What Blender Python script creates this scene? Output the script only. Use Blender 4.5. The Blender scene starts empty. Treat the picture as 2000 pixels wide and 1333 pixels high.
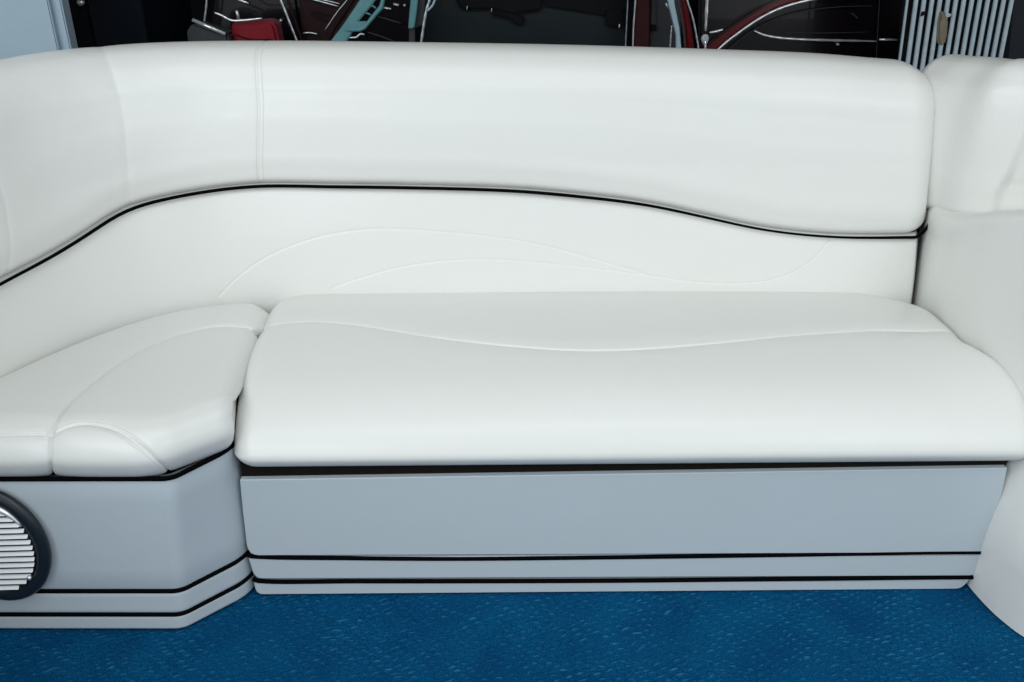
import bpy, bmesh, math, random
import numpy as np
from mathutils import Vector, Matrix
from mathutils.geometry import delaunay_2d_cdt

random.seed(7)
rng = np.random.default_rng(7)
R = math.radians
scene = bpy.context.scene
COL = scene.collection

# ------------------------------------------------------------------ camera
CAM = np.array([0.0, -1.40, 1.26]); PITCH = R(26.0); FPX = 1732.0
cam_d = bpy.data.cameras.new('camera'); cam = bpy.data.objects.new('camera', cam_d); COL.objects.link(cam)
cam.location = CAM.tolist(); cam.rotation_euler = (R(90) - PITCH, 0, 0)
cam_d.sensor_width = 36.0; cam_d.lens = 36.0 * FPX / 2000.0; cam_d.clip_start = 0.02; cam_d.clip_end = 200
scene.camera = cam
# ------------------------------------------------------------------ light
scene.view_settings.view_transform = 'Standard'; scene.view_settings.look = 'None'
scene.view_settings.exposure = 0.0; scene.view_settings.gamma = 1.0
world = bpy.data.worlds.new('World'); scene.world = world; world.use_nodes = True
bgn = world.node_tree.nodes['Background']
bgn.inputs[0].default_value = (0.90, 0.955, 0.99, 1); bgn.inputs[1].default_value = 0.85


def area(name, loc, target, sx, sy, power, col):
    l = bpy.data.lights.new(name, 'AREA'); l.shape = 'RECTANGLE'; l.size = sx; l.size_y = sy
    l.energy = power; l.color = col
    o = bpy.data.objects.new(name, l); COL.objects.link(o); o.location = loc
    o.rotation_euler = (Vector(target) - Vector(loc)).to_track_quat('-Z', 'Y').to_euler()
    return o


area('doorway_light', (-2.2, -2.4, 2.5), (0.2, 0.1, 0.5), 3.4, 1.6, 55, (0.92, 0.98, 1.0))
area('sheen_light', (0.2, -1.3, 3.1), (0.1, 0.1, 0.4), 3.2, 0.25, 13, (0.93, 0.98, 1.0))  # unseen strip lamp added for sheen on the seat roll and bolster
area('right_fill_light', (2.0, -2.6, 2.6), (-0.7, 0.1, 0.5), 1.6, 1.4, 18, (0.92, 0.98, 1.0))  # fill lamp added on the right to brighten the left corner

# ------------------------------------------------------------------ photo pixel -> place
cp, sp = math.cos(PITCH), math.sin(PITCH)
FWD = np.array([0, cp, -sp]); UPV = np.array([0, sp, cp]); RT = np.array([1.0, 0, 0])


def ray(px, py): return FWD + RT * ((px - 1000) / FPX) + UPV * ((666.5 - py) / FPX)
def PY(px, py, Y):
    d = ray(px, py); return CAM + d * ((Y - CAM[1]) / d[1])
def PZ(px, py, z):
    d = ray(px, py); return CAM + d * ((z - CAM[2]) / d[2])
def proj(P):
    q = np.asarray(P) - CAM
    dep = q @ FWD
    return np.stack([1000 + FPX * (q @ RT) / dep, 666.5 - FPX * (q @ UPV) / dep], -1)


# ------------------------------------------------------------------ curves
def catmull(pts, per=24, alpha=0.5):
    p = np.asarray(pts, float)
    p = np.vstack([2 * p[0] - p[1], p, 2 * p[-1] - p[-2]])
    out = []
    for i in range(1, len(p) - 2):
        p0, p1, p2, p3 = p[i - 1:i + 3]
        t0 = 0; t1 = t0 + np.linalg.norm(p1 - p0) ** alpha; t2 = t1 + np.linalg.norm(p2 - p1) ** alpha; t3 = t2 + np.linalg.norm(p3 - p2) ** alpha
        t = np.linspace(t1, t2, per, endpoint=False)[:, None]
        a1 = (t1 - t) / (t1 - t0) * p0 + (t - t0) / (t1 - t0) * p1
        a2 = (t2 - t) / (t2 - t1) * p1 + (t - t1) / (t2 - t1) * p2
        a3 = (t3 - t) / (t3 - t2) * p2 + (t - t2) / (t3 - t2) * p3
        b1 = (t2 - t) / (t2 - t0) * a1 + (t - t0) / (t2 - t0) * a2
        b2 = (t3 - t) / (t3 - t1) * a2 + (t - t1) / (t3 - t1) * a3
        out.append((t2 - t) / (t2 - t1) * b1 + (t - t1) / (t2 - t1) * b2)
    out.append(p[-2][None])
    return np.vstack(out)


class Curve:
    def __init__(s, pts, smooth=True):
        s.p = catmull(pts) if smooth else np.asarray(pts, float)
        d = np.linalg.norm(np.diff(s.p, axis=0), axis=1); s.c = np.concatenate([[0], np.cumsum(d)]); s.L = s.c[-1]
    def at(s, u):
        return np.stack([np.interp(u, s.c, s.p[:, k]) for k in range(s.p.shape[1])], -1)
    def tan(s, u, e=0.004):
        d = s.at(np.clip(np.asarray(u) + e, 0, s.L)) - s.at(np.clip(np.asarray(u) - e, 0, s.L))
        return d / np.maximum(np.linalg.norm(d, axis=-1, keepdims=True), 1e-9)


def line(px, pts):
    a = catmull(pts, 16); o = np.argsort(a[:, 0]); return np.interp(px, a[o, 0], a[o, 1])


# ------------------------------------------------------------------ materials
def mat(name, col, rough=0.5, metal=0.0, coat=0.0, spec=0.5):
    m = bpy.data.materials.new(name); m.use_nodes = True
    b = m.node_tree.nodes['Principled BSDF']
    b.inputs['Base Color'].default_value = (*col, 1); b.inputs['Roughness'].default_value = rough
    b.inputs['Metallic'].default_value = metal; b.inputs['Coat Weight'].default_value = coat
    b.inputs['Specular IOR Level'].default_value = spec
    return m


def noisy(m, scale=40, amount=0.1, bump=0.05, dist=0.002, detail=4, tint=None, rough_var=0.0):
    """fine procedural grain: colour mottling + bump"""
    nt = m.node_tree; b = nt.nodes['Principled BSDF']
    tc = nt.nodes.new('ShaderNodeTexCoord')
    n = nt.nodes.new('ShaderNodeTexNoise'); n.inputs['Scale'].default_value = scale; n.inputs['Detail'].default_value = detail
    nt.links.new(tc.outputs['Object'], n.inputs['Vector'])
    c = b.inputs['Base Color'].default_value[:]
    mx = nt.nodes.new('ShaderNodeMix'); mx.data_type = 'RGBA'
    mx.inputs['A'].default_value = tuple(x * (1 - amount) for x in c[:3]) + (1,)
    hi = tint if tint else tuple(min(1, x * (1 + amount)) for x in c[:3])
    mx.inputs['B'].default_value = tuple(hi) + (1,)
    nt.links.new(n.outputs['Fac'], mx.inputs['Factor']); nt.links.new(mx.outputs['Result'], b.inputs['Base Color'])
    if bump:
        bp = nt.nodes.new('ShaderNodeBump'); bp.inputs['Strength'].default_value = bump; bp.inputs['Distance'].default_value = dist
        nt.links.new(n.outputs['Fac'], bp.inputs['Height']); nt.links.new(bp.outputs['Normal'], b.inputs['Normal'])
    if rough_var:
        mr = nt.nodes.new('ShaderNodeMapRange'); r0 = b.inputs['Roughness'].default_value
        mr.inputs['To Min'].default_value = r0 - rough_var; mr.inputs['To Max'].default_value = r0 + rough_var
        nt.links.new(n.outputs['Fac'], mr.inputs['Value']); nt.links.new(mr.outputs['Result'], b.inputs['Roughness'])
    return m


def vinyl(name, col, rough, wave=0.12):
    m = mat(name, col, rough, spec=0.5)
    nt = m.node_tree; b = nt.nodes['Principled BSDF']
    tc = nt.nodes.new('ShaderNodeTexCoord')
    big = nt.nodes.new('ShaderNodeTexNoise'); big.inputs['Scale'].default_value = 3.2; big.inputs['Detail'].default_value = 2
    fine = nt.nodes.new('ShaderNodeTexVoronoi'); fine.inputs['Scale'].default_value = 520
    mid = nt.nodes.new('ShaderNodeTexNoise'); mid.inputs['Scale'].default_value = 14; mid.inputs['Detail'].default_value = 3
    for n in (big, fine, mid): nt.links.new(tc.outputs['Object'], n.inputs['Vector'])
    mx = nt.nodes.new('ShaderNodeMix'); mx.data_type = 'RGBA'
    mx.inputs['A'].default_value = tuple(x * k for x, k in zip(col, (0.985, 0.985, 0.975))) + (1,)
    mx.inputs['B'].default_value = tuple(min(1, x * k) for x, k in zip(col, (1.005, 1.012, 1.03))) + (1,)
    nt.links.new(big.outputs['Fac'], mx.inputs['Factor']); nt.links.new(mx.outputs['Result'], b.inputs['Base Color'])
    b1 = nt.nodes.new('ShaderNodeBump'); b1.inputs['Strength'].default_value = 0.05; b1.inputs['Distance'].default_value = 0.0006
    b2 = nt.nodes.new('ShaderNodeBump'); b2.inputs['Strength'].default_value = wave; b2.inputs['Distance'].default_value = 0.012
    nt.links.new(fine.outputs['Distance'], b1.inputs['Height'])
    nt.links.new(mid.outputs['Fac'], b2.inputs['Height'])
    nt.links.new(b1.outputs['Normal'], b2.inputs['Normal']); nt.links.new(b2.outputs['Normal'], b.inputs['Normal'])
    return m


M_VINYL = vinyl('white_vinyl', (0.785, 0.785, 0.748), 0.32, 0.13)
M_THREAD = mat('thread', (0.62, 0.64, 0.62), 0.7)
M_PANEL = vinyl('grey_vinyl', (0.52, 0.585, 0.62), 0.42, 0.08)
M_BEAD = mat('black_rubber', (0.002, 0.002, 0.003), 0.7, spec=0.03)
M_GAP = noisy(mat('gap_shade_brown', (0.010, 0.008, 0.006), 0.8, spec=0.1), 60, 0.3)  # shade of the gap under the seat cushion, as a dark colour
M_CHROME = mat('chrome', (0.90, 0.92, 0.94), 0.16, 0.6)
M_BRUSH = noisy(mat('brushed_silver', (0.62, 0.68, 0.72), 0.30, 0.6), 120, 0.1)
M_SLAT = mat('white_slat', (0.90, 0.92, 0.94), 0.3)
M_BLACKP = noisy(mat('black_plastic', (0.012, 0.018, 0.024), 0.32), 90, 0.2, 0.05)
M_BLACK = noisy(mat('matt_black', (0.004, 0.005, 0.007), 0.7, spec=0.15), 12, 0.4)
M_NAVY = noisy(mat('dark_navy_paint', (0.007, 0.010, 0.017), 0.45, spec=0.3), 10, 0.25)
M_MAROON = noisy(mat('maroon_paint', (0.11, 0.004, 0.008), 0.24, coat=0.2, spec=0.4), 30, 0.15, 0)
M_DKMAROON = noisy(mat('dark_maroon_trim', (0.016, 0.004, 0.005), 0.5, spec=0.15), 30, 0.25)
M_RED = noisy(mat('red_lens', (0.21, 0.004, 0.013), 0.3, coat=0.0, spec=0.25), 18, 0.2, 0)
M_TEAL = noisy(mat('teal_paint', (0.10, 0.27, 0.29), 0.45), 34, 0.22, 0.1)
M_GLASS = noisy(mat('smoked_glass', (0.013, 0.021, 0.024), 0.30, spec=0.4), 4, 0.3, 0)
M_GREY = noisy(mat('charcoal_plastic', (0.026, 0.029, 0.036), 0.55), 30, 0.3, 0.1)
M_PALE = noisy(mat('pale_blue_grey_paint', (0.36, 0.47, 0.55), 0.4), 7, 0.16, 0.1)
M_TIN = noisy(mat('galvanised_tin', (0.46, 0.55, 0.61), 0.42, 0.15), 45, 0.22, 0.2)
M_RUST = noisy(mat('rusty_patch', (0.20, 0.17, 0.12), 0.8), 50, 0.5, 0.5)
M_CARBLACK = noisy(mat('black_car_paint', (0.006, 0.004, 0.006), 0.22, coat=0.3, spec=0.3), 20, 0.3, 0)
M_WALL = noisy(mat('dark_wall_paint', (0.008, 0.010, 0.012), 0.8, spec=0.1), 5, 0.3)
M_CONC = noisy(mat('dark_concrete', (0.10, 0.10, 0.10), 0.8), 6, 0.3)

# ------------------------------------------------------------------ scene-graph helpers
def tag(o, label=None, cat=None, group=None, kind=None):
    if label: o['label'] = label
    if cat: o['category'] = cat
    if group: o['group'] = group
    if kind: o['kind'] = kind
    return o


def thing(name, loc, label, cat, group=None):
    o = bpy.data.objects.new(name, None); o.empty_display_size = 0.05; COL.objects.link(o)
    o.location = tuple(float(v) for v in loc)
    return tag(o, label, cat, group)


def link(name, me, m, parent=None):
    o = bpy.data.objects.new(name, me); COL.objects.link(o)
    if m: me.materials.append(m)
    if parent:
        o.parent = parent
        w = Matrix.Identity(4); q = parent
        if q.type == 'EMPTY': w = Matrix.Translation(q.location)
        o.matrix_parent_inverse = w.inverted()
    return o


def from_np(name, V, F, m, parent=None, normals=None):
    me = bpy.data.meshes.new(name)
    me.from_pydata([tuple(map(float, v)) for v in V], [], [tuple(int(i) for i in f) for f in F]); me.update()
    me.polygons.foreach_set('use_smooth', [True] * len(me.polygons))
    if normals is not None:
        me.normals_split_custom_set_from_vertices([tuple(map(float, n)) for n in normals])
    return link(name, me, m, parent)


def from_bm(name, bm, m, parent=None, smooth=False):
    me = bpy.data.meshes.new(name); bm.to_mesh(me); bm.free()
    if smooth: me.polygons.foreach_set('use_smooth', [True] * len(me.polygons))
    return link(name, me, m, parent)


def box(name, lo, hi, m, parent=None, bev=0.004):
    bm = bmesh.new(); bmesh.ops.create_cube(bm, size=1)
    for v in bm.verts: v.co = Vector([(lo[k] + hi[k]) / 2 + v.co[k] * (hi[k] - lo[k]) for k in range(3)])
    if bev: bmesh.ops.bevel(bm, geom=bm.edges[:], offset=bev, segments=2, affect='EDGES')
    return from_bm(name, bm, m, parent)


def prism(name, pts, dvec, m, parent=None, bev=0.003, seg=2):
    """polygon of 3D points pushed along dvec to give it thickness, edges rounded"""
    bm = bmesh.new()
    a = [bm.verts.new(tuple(p)) for p in pts]; b = [bm.verts.new(tuple(np.asarray(p) + dvec)) for p in pts]
    n = len(a); bm.faces.new(a); bm.faces.new(b[::-1])
    for i in range(n): bm.faces.new((a[i], b[i], b[(i + 1) % n], a[(i + 1) % n]))
    bmesh.ops.recalc_face_normals(bm, faces=bm.faces[:])
    if bev:
        es = [e for e in bm.edges if len(e.link_faces) == 2 and e.calc_face_angle(0) > 0.6]
        bmesh.ops.bevel(bm, geom=es, offset=bev, segments=seg, affect='EDGES', clamp_overlap=True)
    return from_bm(name, bm, m, parent)


def tube(name, pts, r, m, parent=None, n=10, flat=1.0, smooth=True):
    """round bar along a 3D path; r may be a list"""
    p = np.asarray(pts, float); k = len(p); rr = np.full(k, r, float) if np.isscalar(r) else np.asarray(r, float)
    t = np.gradient(p, axis=0); t /= np.linalg.norm(t, axis=1, keepdims=True)
    ref = np.array([0, 1.0, 0.001])
    V = []; F = []
    for i in range(k):
        a = np.cross(t[i], ref); a /= np.linalg.norm(a); b = np.cross(t[i], a)
        for j in range(n):
            th = 2 * math.pi * j / n; V.append(p[i] + rr[i] * (math.cos(th) * a + flat * math.sin(th) * b))
    for i in range(k - 1):
        for j in range(n): F.append((i * n + j, i * n + (j + 1) % n, (i + 1) * n + (j + 1) % n, (i + 1) * n + j))
    F.append(tuple(range(n - 1, -1, -1))); F.append(tuple((k - 1) * n + j for j in range(n)))
    o = from_np(name, V, F, m, parent)
    bm = bmesh.new(); bm.from_mesh(o.data); bmesh.ops.recalc_face_normals(bm, faces=bm.faces[:]); bm.to_mesh(o.data); bm.free()
    return o


# ------------------------------------------------------------------ upholstery: a surface cut into panels along sewn seams
def seg_dist(P, L):
    """distance of points P (n,2) to polyline L (m,2)"""
    best = np.full(len(P), 1e9)
    for i in range(len(L) - 1):
        a, d = L[i], L[i + 1] - L[i]; q = max(d @ d, 1e-12)
        t = np.clip(((P - a) @ d) / q, 0, 1)
        e = P - a - t[:, None] * d
        best = np.minimum(best, np.einsum('ij,ij->i', e, e))
    return np.sqrt(best)


class Cushion:
    def __init__(s, S, W, H, h=0.009):
        s.S, s.W, s.H, s.h, s.seams = S, W, H, h, []
        a, b = np.meshgrid(np.linspace(0, W, 260), np.linspace(0, H, 200), indexing='ij')
        s.gd = np.stack([a.ravel(), b.ravel()], -1); s.gp = S(s.gd); s.gpix = proj(s.gp)
        e = 1e-3
        n = np.cross(S(s.gd + [e, 0]) - S(s.gd - [e, 0]), S(s.gd + [0, e]) - S(s.gd - [0, e]))
        s.sign = 1.0
        f = np.einsum('ij,ij->i', n, CAM - s.gp)
        if np.median(f[len(f) // 4: 3 * len(f) // 4]) < 0: s.sign = -1.0
        s.front = s.sign * f > 0
    def inv(s, pts):
        out = []
        for p in pts:
            p = np.asarray(p, float)
            d = np.linalg.norm(s.gpix - p, axis=1) + np.where(s.front, 0, 60)
            q = s.gd[np.argmin(d)].copy()
            for _ in range(6):
                e = 5e-4
                P = proj(s.S(np.array([q, q + [e, 0], q + [0, e]])))
                J = np.stack([(P[1] - P[0]) / e, (P[2] - P[0]) / e], -1)
                try: st = np.linalg.lstsq(J, p - P[0], rcond=1e-4)[0]
                except Exception: break
                q = np.clip(q + np.clip(st, -0.01, 0.01), 0, [s.W, s.H])
            out.append(q)
        return np.array(out)
    def seam(s, pts, depth=0.004, w=0.0035, puff=0.004, stitch=0.0, ends=(True, True), domain=False, off=0.007):
        L = catmull(np.asarray(pts, float) if domain else s.inv(pts), 14)
        L = np.clip(L, 0, [s.W, s.H])
        c = np.concatenate([[0], np.cumsum(np.linalg.norm(np.diff(L, axis=0), axis=1))])
        u = np.linspace(0, c[-1], max(6, int(c[-1] / 0.006)))
        L = np.stack([np.interp(u, c, L[:, 0]), np.interp(u, c, L[:, 1])], -1)
        for i, k in ((0, ends[0]), (-1, ends[1])):
            if k is True:      # snap to the nearest border
                q = L[i]; ds = [q[0], s.W - q[0], q[1], s.H - q[1]]; j = int(np.argmin(ds))
                e = q.copy(); e[0 if j < 2 else 1] = (0, s.W, 0, s.H)[j]
                L = np.vstack([e, L]) if i == 0 else np.vstack([L, e])
            elif isinstance(k, np.ndarray):    # meet another seam at its nearest vertex
                e = k[np.argmin(np.linalg.norm(k - L[i], axis=1))]
                L = np.vstack([e, L]) if i == 0 else np.vstack([L, e])
        keep = [0] + [j for j in range(1, len(L)) if np.linalg.norm(L[j] - L[j - 1]) > 8e-4]
        if keep[-1] != len(L) - 1: keep[-1] = len(L) - 1
        L = L[keep]
        s.seams.append((L, depth, w, puff, stitch, off)); return L
    def disp(s, D):
        g = np.zeros(len(D))
        for L, depth, w, puff, st, off in s.seams:
            d = seg_dist(D, L)
            g -= depth * np.exp(-(d / w) ** 2) + puff * np.exp(-d / 0.022)
            if st: g -= st * np.exp(-((d - off) / 0.0016) ** 2)
        return g
    def surf(s, D):
        e = 6e-4
        a = s.S(D + [e, 0]) - s.S(D - [e, 0]); b = s.S(D + [0, e]) - s.S(D - [0, e])
        n = np.cross(a, b) * s.sign; n /= np.maximum(np.linalg.norm(n, axis=1, keepdims=True), 1e-12)
        return s.S(D) + n * s.disp(D)[:, None]
    def build(s, seeds, m, parent):
        W, H, h = s.W, s.H, s.h
        pts = []; edges = []; nseam = 0
        def add(poly, closed=False):
            base = len(pts); pts.extend(poly); k = len(poly)
            for i in range(k - (0 if closed else 1)): edges.append((base + i, base + (i + 1) % k))
        for L, *_ in s.seams: add([tuple(q) for q in L])
        nseam = len(edges)
        nx, ny = max(4, int(W / h)), max(4, int(H / h))
        ends = [q for L, *_ in s.seams for q in (L[0], L[-1])]
        rim = [(x, 0) for x in np.linspace(0, W, nx + 1)[:-1]] + [(W, y) for y in np.linspace(0, H, ny + 1)[:-1]] + \
              [(x, H) for x in np.linspace(W, 0, nx + 1)[:-1]] + [(0, y) for y in np.linspace(H, 0, ny + 1)[:-1]]
        for e in ends:
            if min(e[0], W - e[0], e[1], H - e[1]) < 1e-6: rim.append(tuple(e))
        def per(q):
            x, y = q
            if y <= 1e-9: return x
            if x >= W - 1e-9: return W + y
            if y >= H - 1e-9: return W + H + W - x
            return 2 * W + H + H - y
        rim = sorted(set((round(float(a), 7), round(float(b), 7)) for a, b in rim), key=per)
        add(rim, True)
        gx, gy = np.meshgrid(np.linspace(0, W, nx + 1)[1:-1], np.linspace(0, H, ny + 1)[1:-1])
        G = np.stack([gx.ravel(), gy.ravel()], -1)
        offs = [0.0012, 0.0026, 0.0043, 0.0062, 0.008, 0.0105]
        if s.seams:
            dm = np.min([seg_dist(G, L) for L, *_ in s.seams], axis=0); G = G[dm > 0.0125]
        pts.extend(map(tuple, G))
        B = []
        for L, *_ in s.seams:
            c = np.concatenate([[0], np.cumsum(np.linalg.norm(np.diff(L, axis=0), axis=1))])
            t = np.gradient(L, axis=0); t /= np.maximum(np.linalg.norm(t, axis=1, keepdims=True), 1e-9)
            n = np.stack([-t[:, 1], t[:, 0]], -1)
            for k, o in enumerate(offs):
                for sg in (1, -1): B.append(L + sg * o * n)
        if B:
            B = np.vstack(B); ok = (B[:, 0] > 0.0006) & (B[:, 0] < W - 0.0006) & (B[:, 1] > 0.0006) & (B[:, 1] < H - 0.0006)
            B = B[ok]; dm = np.min([seg_dist(B, L) for L, *_ in s.seams], axis=0); B = B[dm > 0.0009]
            pts.extend(map(tuple, B))
        vc, ec, fc, _, oe, _ = delaunay_2d_cdt([Vector(p) for p in pts], edges, [], 0, 1e-6)
        D = np.array([tuple(v) for v in vc]); D = np.clip(D, 0, [W, H])
        F = np.array([f for f in fc if len(f) == 3])
        ar = np.abs(np.cross(D[F[:, 1]] - D[F[:, 0]], D[F[:, 2]] - D[F[:, 0]])); F = F[ar > 1e-12]
        cut = set()
        for e, o in zip(ec, oe):
            if any(i < nseam for i in o): cut.add((min(e), max(e)))
        adj = {}
        for fi, f in enumerate(F):
            for i in range(3):
                k = (min(f[i], f[(i + 1) % 3]), max(f[i], f[(i + 1) % 3])); adj.setdefault(k, []).append(fi)
        par = list(range(len(F)))
        def find(x):
            while par[x] != x: par[x] = par[par[x]]; x = par[x]
            return x
        for k, l in adj.items():
            if k not in cut and len(l) == 2: par[find(l[0])] = find(l[1])
        root = np.array([find(i) for i in range(len(F))])
        cen = D[F].mean(1)
        X = s.surf(D)
        e = 7e-4
        lo = np.clip(D - [e, 0], 0, [W, H]); hi = np.clip(D + [e, 0], 0, [W, H]); lo2 = np.clip(D - [0, e], 0, [W, H]); hi2 = np.clip(D + [0, e], 0, [W, H])
        N = np.cross(s.surf(hi) - s.surf(lo), s.surf(hi2) - s.surf(lo2)) * s.sign
        N /= np.maximum(np.linalg.norm(N, axis=1, keepdims=True), 1e-12)
        fn = np.cross(X[F[:, 1]] - X[F[:, 0]], X[F[:, 2]] - X[F[:, 0]])
        flip = np.einsum('ij,ij->i', fn, N[F].mean(1)) < 0
        F[flip] = F[flip][:, ::-1]
        # panel of each region: the seed that falls in it, else the nearest seeded region
        sd = [(n, s.inv([q])[0] if q is not None else None) for n, q in seeds]
        names = {}
        for n, q in sd: names.setdefault(root[np.argmin(np.linalg.norm(cen - q, axis=1))], n)
        pos = {r: np.linalg.norm(cen - q, axis=1) for r in () for q in ()}
        keys = list(names)
        lab = np.array([keys.index(r) if r in names else -1 for r in root])
        if (lab < 0).any():
            for r in set(root[lab < 0]):
                c = cen[root == r].mean(0); ok = lab >= 0
                lab[root == r] = lab[ok][np.argmin(np.linalg.norm(cen[ok] - c, axis=1))]
        res = {}
        for k, r in enumerate(keys):
            f = F[lab == k]; used, invx = np.unique(f, return_inverse=True)
            o = from_np(names[r], X[used], invx.reshape(-1, 3), m, parent, N[used]); res[names[r]] = o
        return res
    def thread(s, k, parent, step=.0052, part=slice(0, None)):
        """two rows of real stitches beside seam k: many tiny thread bars, joined"""
        L, off = s.seams[k][0], s.seams[k][5]
        c = np.concatenate([[0], np.cumsum(np.linalg.norm(np.diff(L, axis=0), axis=1))])
        t = np.gradient(L, axis=0); t /= np.maximum(np.linalg.norm(t, axis=1, keepdims=True), 1e-9)
        u = np.arange(.004, c[-1] - .004, step); g = lambda A, q: np.stack([np.interp(q, c, A[:, 0]), np.interp(q, c, A[:, 1])], -1)
        V = []; F = []
        for sg in (1, -1):
            def P(q): T = g(t, q); return g(L, q) + sg * off * np.stack([-T[:, 1], T[:, 0]], -1)
            a, b = s.surf(np.clip(P(u), 0, [s.W, s.H])), s.surf(np.clip(P(u + step * .68), 0, [s.W, s.H]))
            for p, q in zip(a, b):
                d = q - p; l = np.linalg.norm(d)
                if l < 1e-4 or l > .012: continue
                d /= l; n = CAM - p; n /= np.linalg.norm(n); w = np.cross(d, n); w /= np.linalg.norm(w); n = np.cross(w, d); r = .0006; m = (p + q) / 2 + n * .0009; i = len(V)
                V += [p + w * r, p - w * r, p + n * .0003, m + w * r, m - w * r, m + n * r, q + w * r, q - w * r, q + n * .0003]
                for e in (0, 3): F += [(i + e, i + e + 3, i + e + 5, i + e + 2), (i + e + 2, i + e + 5, i + e + 4, i + e + 1)]
        o = from_np('stitching', V, F, M_THREAD, parent); o['kind'] = 'stuff'; return o


def fade(d, r):
    """how far a rounded end draws in, at distance d from the end"""
    q = np.clip(1 - d / r, 0, 1); return r * (1 - np.sqrt(np.maximum(1 - q * q, 0)))


def endmap(p, r):
    """arc-length walk round a rounded end: p along the cloth -> (distance from the end, draw-in)"""
    L = r * math.pi / 2; f = np.clip(p, 0, L) / r
    return np.where(p < L, r * (1 - np.cos(f)), p - L + r), np.where(p < L, r * (1 - np.sin(f)), 0.0)


def sm(x): x = np.clip(x, 0, 1); return x * x * (3 - 2 * x)


# ================================================================== THE SETTING
# marine carpet: woven ripples as real relief
def carpet():
    xs = np.concatenate([np.linspace(-1.6, -1.2, 20)[:-1], np.arange(-1.2, 1.3, 0.0023), np.linspace(1.31, 1.7, 20)])
    ys = np.concatenate([np.linspace(-2.4, -0.95, 30)[:-1], np.arange(-0.95, -.36, 0.0034), np.arange(-0.36, 0.06, 0.0021), np.linspace(0.07, 0.75, 16)])
    gx, gy = np.meshgrid(xs, ys, indexing='ij')
    def vn(x, y, seed):
        r = np.random.default_rng(seed).random((257, 257)); xi = np.floor(x).astype(int); yi = np.floor(y).astype(int)
        fx = sm(x - xi); fy = sm(y - yi); g = lambda a, b: r[a % 257, b % 257]
        return (g(xi, yi) * (1 - fx) + g(xi + 1, yi) * fx) * (1 - fy) + (g(xi, yi + 1) * (1 - fx) + g(xi + 1, yi + 1) * fx) * fy
    wx = (vn(gx * 16, gy * 16, 1) - .5) * .030 + (vn(gx * 60, gy * 60, 2) - .5) * .007
    wy = (vn(gx * 13, gy * 13, 11) - .5) * .024 + (vn(gx * 70, gy * 70, 12) - .5) * .006
    tuft = np.zeros_like(gx)
    for (du, dv, sk, sd, am) in ((.0215, .0148, .45, 21, 1.0), (.0150, .0108, -.30, 22, .62)):      # two sets of loops woven across each other
        v = (gy + wy - .46 * gx) / dv; row = np.floor(v); u = (gx + wx + .1 * gy) / du + sk * row; cell = np.floor(u)
        rr = np.random.default_rng(sd).random((4, 251, 251)); ia, ib = row.astype(int) % 251, cell.astype(int) % 251
        fu, fv = u - cell - .5 - (rr[0][ia, ib] - .5) * .22, v - row - .5 - (rr[1][ia, ib] - .5) * .22
        fv = fv + fu * (.55 * du / dv * .46 + (rr[3][ia, ib] - .5) * .4)
        tuft = np.maximum(tuft, am * (.30 + .70 * (.35 + .65 * rr[2][ia, ib] ** 1.3) * (.25 + .75 * vn(gx * 20, gy * 26, sd + 9))) * np.exp(-(fu / .40) ** 2 - (fv / .15) ** 2))
    tuft *= (gx > -1.19) & (gx < 1.29) & (gy > -.94) & (gy < .055)
    z = .0034 * tuft + .0007 * vn(gx * 330, gy * 380, 9) + .002 * vn(gx * 9, gy * 9, 5) - .007
    nx, ny = gx.shape
    idx = np.arange(nx * ny).reshape(nx, ny)
    F = np.stack([idx[:-1, :-1], idx[1:, :-1], idx[1:, 1:], idx[:-1, 1:]], -1).reshape(-1, 4)
    me = bpy.data.meshes.new('floor'); V = np.stack([gx.ravel(), gy.ravel(), z.ravel()], -1)
    me.vertices.add(len(V)); me.vertices.foreach_set('co', V.ravel().astype(np.float32))
    me.loops.add(F.size); me.loops.foreach_set('vertex_index', F.ravel().astype(np.int32))
    me.polygons.add(len(F)); me.polygons.foreach_set('loop_start', np.arange(0, F.size, 4, dtype=np.int32))
    me.update(calc_edges=True); me.validate()
    me.polygons.foreach_set('use_smooth', [True] * len(me.polygons))
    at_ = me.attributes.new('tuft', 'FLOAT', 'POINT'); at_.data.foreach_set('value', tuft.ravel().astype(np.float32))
    m = mat('blue_carpet', (0.002, 0.045, 0.135), 0.9, spec=0.06)
    nt = m.node_tree; b = nt.nodes['Principled BSDF']; tc = nt.nodes.new('ShaderNodeTexCoord')
    n = nt.nodes.new('ShaderNodeTexNoise'); n.inputs['Scale'].default_value = 420; n.inputs['Detail'].default_value = 3
    n2 = nt.nodes.new('ShaderNodeTexNoise'); n2.inputs['Scale'].default_value = 7; n2.inputs['Detail'].default_value = 3
    for q in (n, n2): nt.links.new(tc.outputs['Object'], q.inputs['Vector'])
    cr = nt.nodes.new('ShaderNodeValToRGB'); e = cr.color_ramp.elements
    e[0].position = 0.36; e[0].color = (0.0004, 0.034, 0.102, 1); e[1].position = 0.60; e[1].color = (0.0010, 0.080, 0.20, 1)
    x = e.new(0.74); x.color = (0.006, 0.11, 0.24, 1)
    nt.links.new(n.outputs['Fac'], cr.inputs['Fac'])
    mx = nt.nodes.new('ShaderNodeMix'); mx.data_type = 'RGBA'; mx.blend_type = 'MULTIPLY'; mx.inputs['Factor'].default_value = 1
    mr = nt.nodes.new('ShaderNodeValToRGB'); q = mr.color_ramp.elements
    q[0].position = 0.32; q[0].color = (0.78, 0.80, 0.84, 1); q[1].position = 0.68; q[1].color = (1.15, 1.13, 1.06, 1)
    nt.links.new(n2.outputs['Fac'], mr.inputs['Fac']); nt.links.new(cr.outputs['Color'], mx.inputs['A']); nt.links.new(mr.outputs['Color'], mx.inputs['B'])
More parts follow.
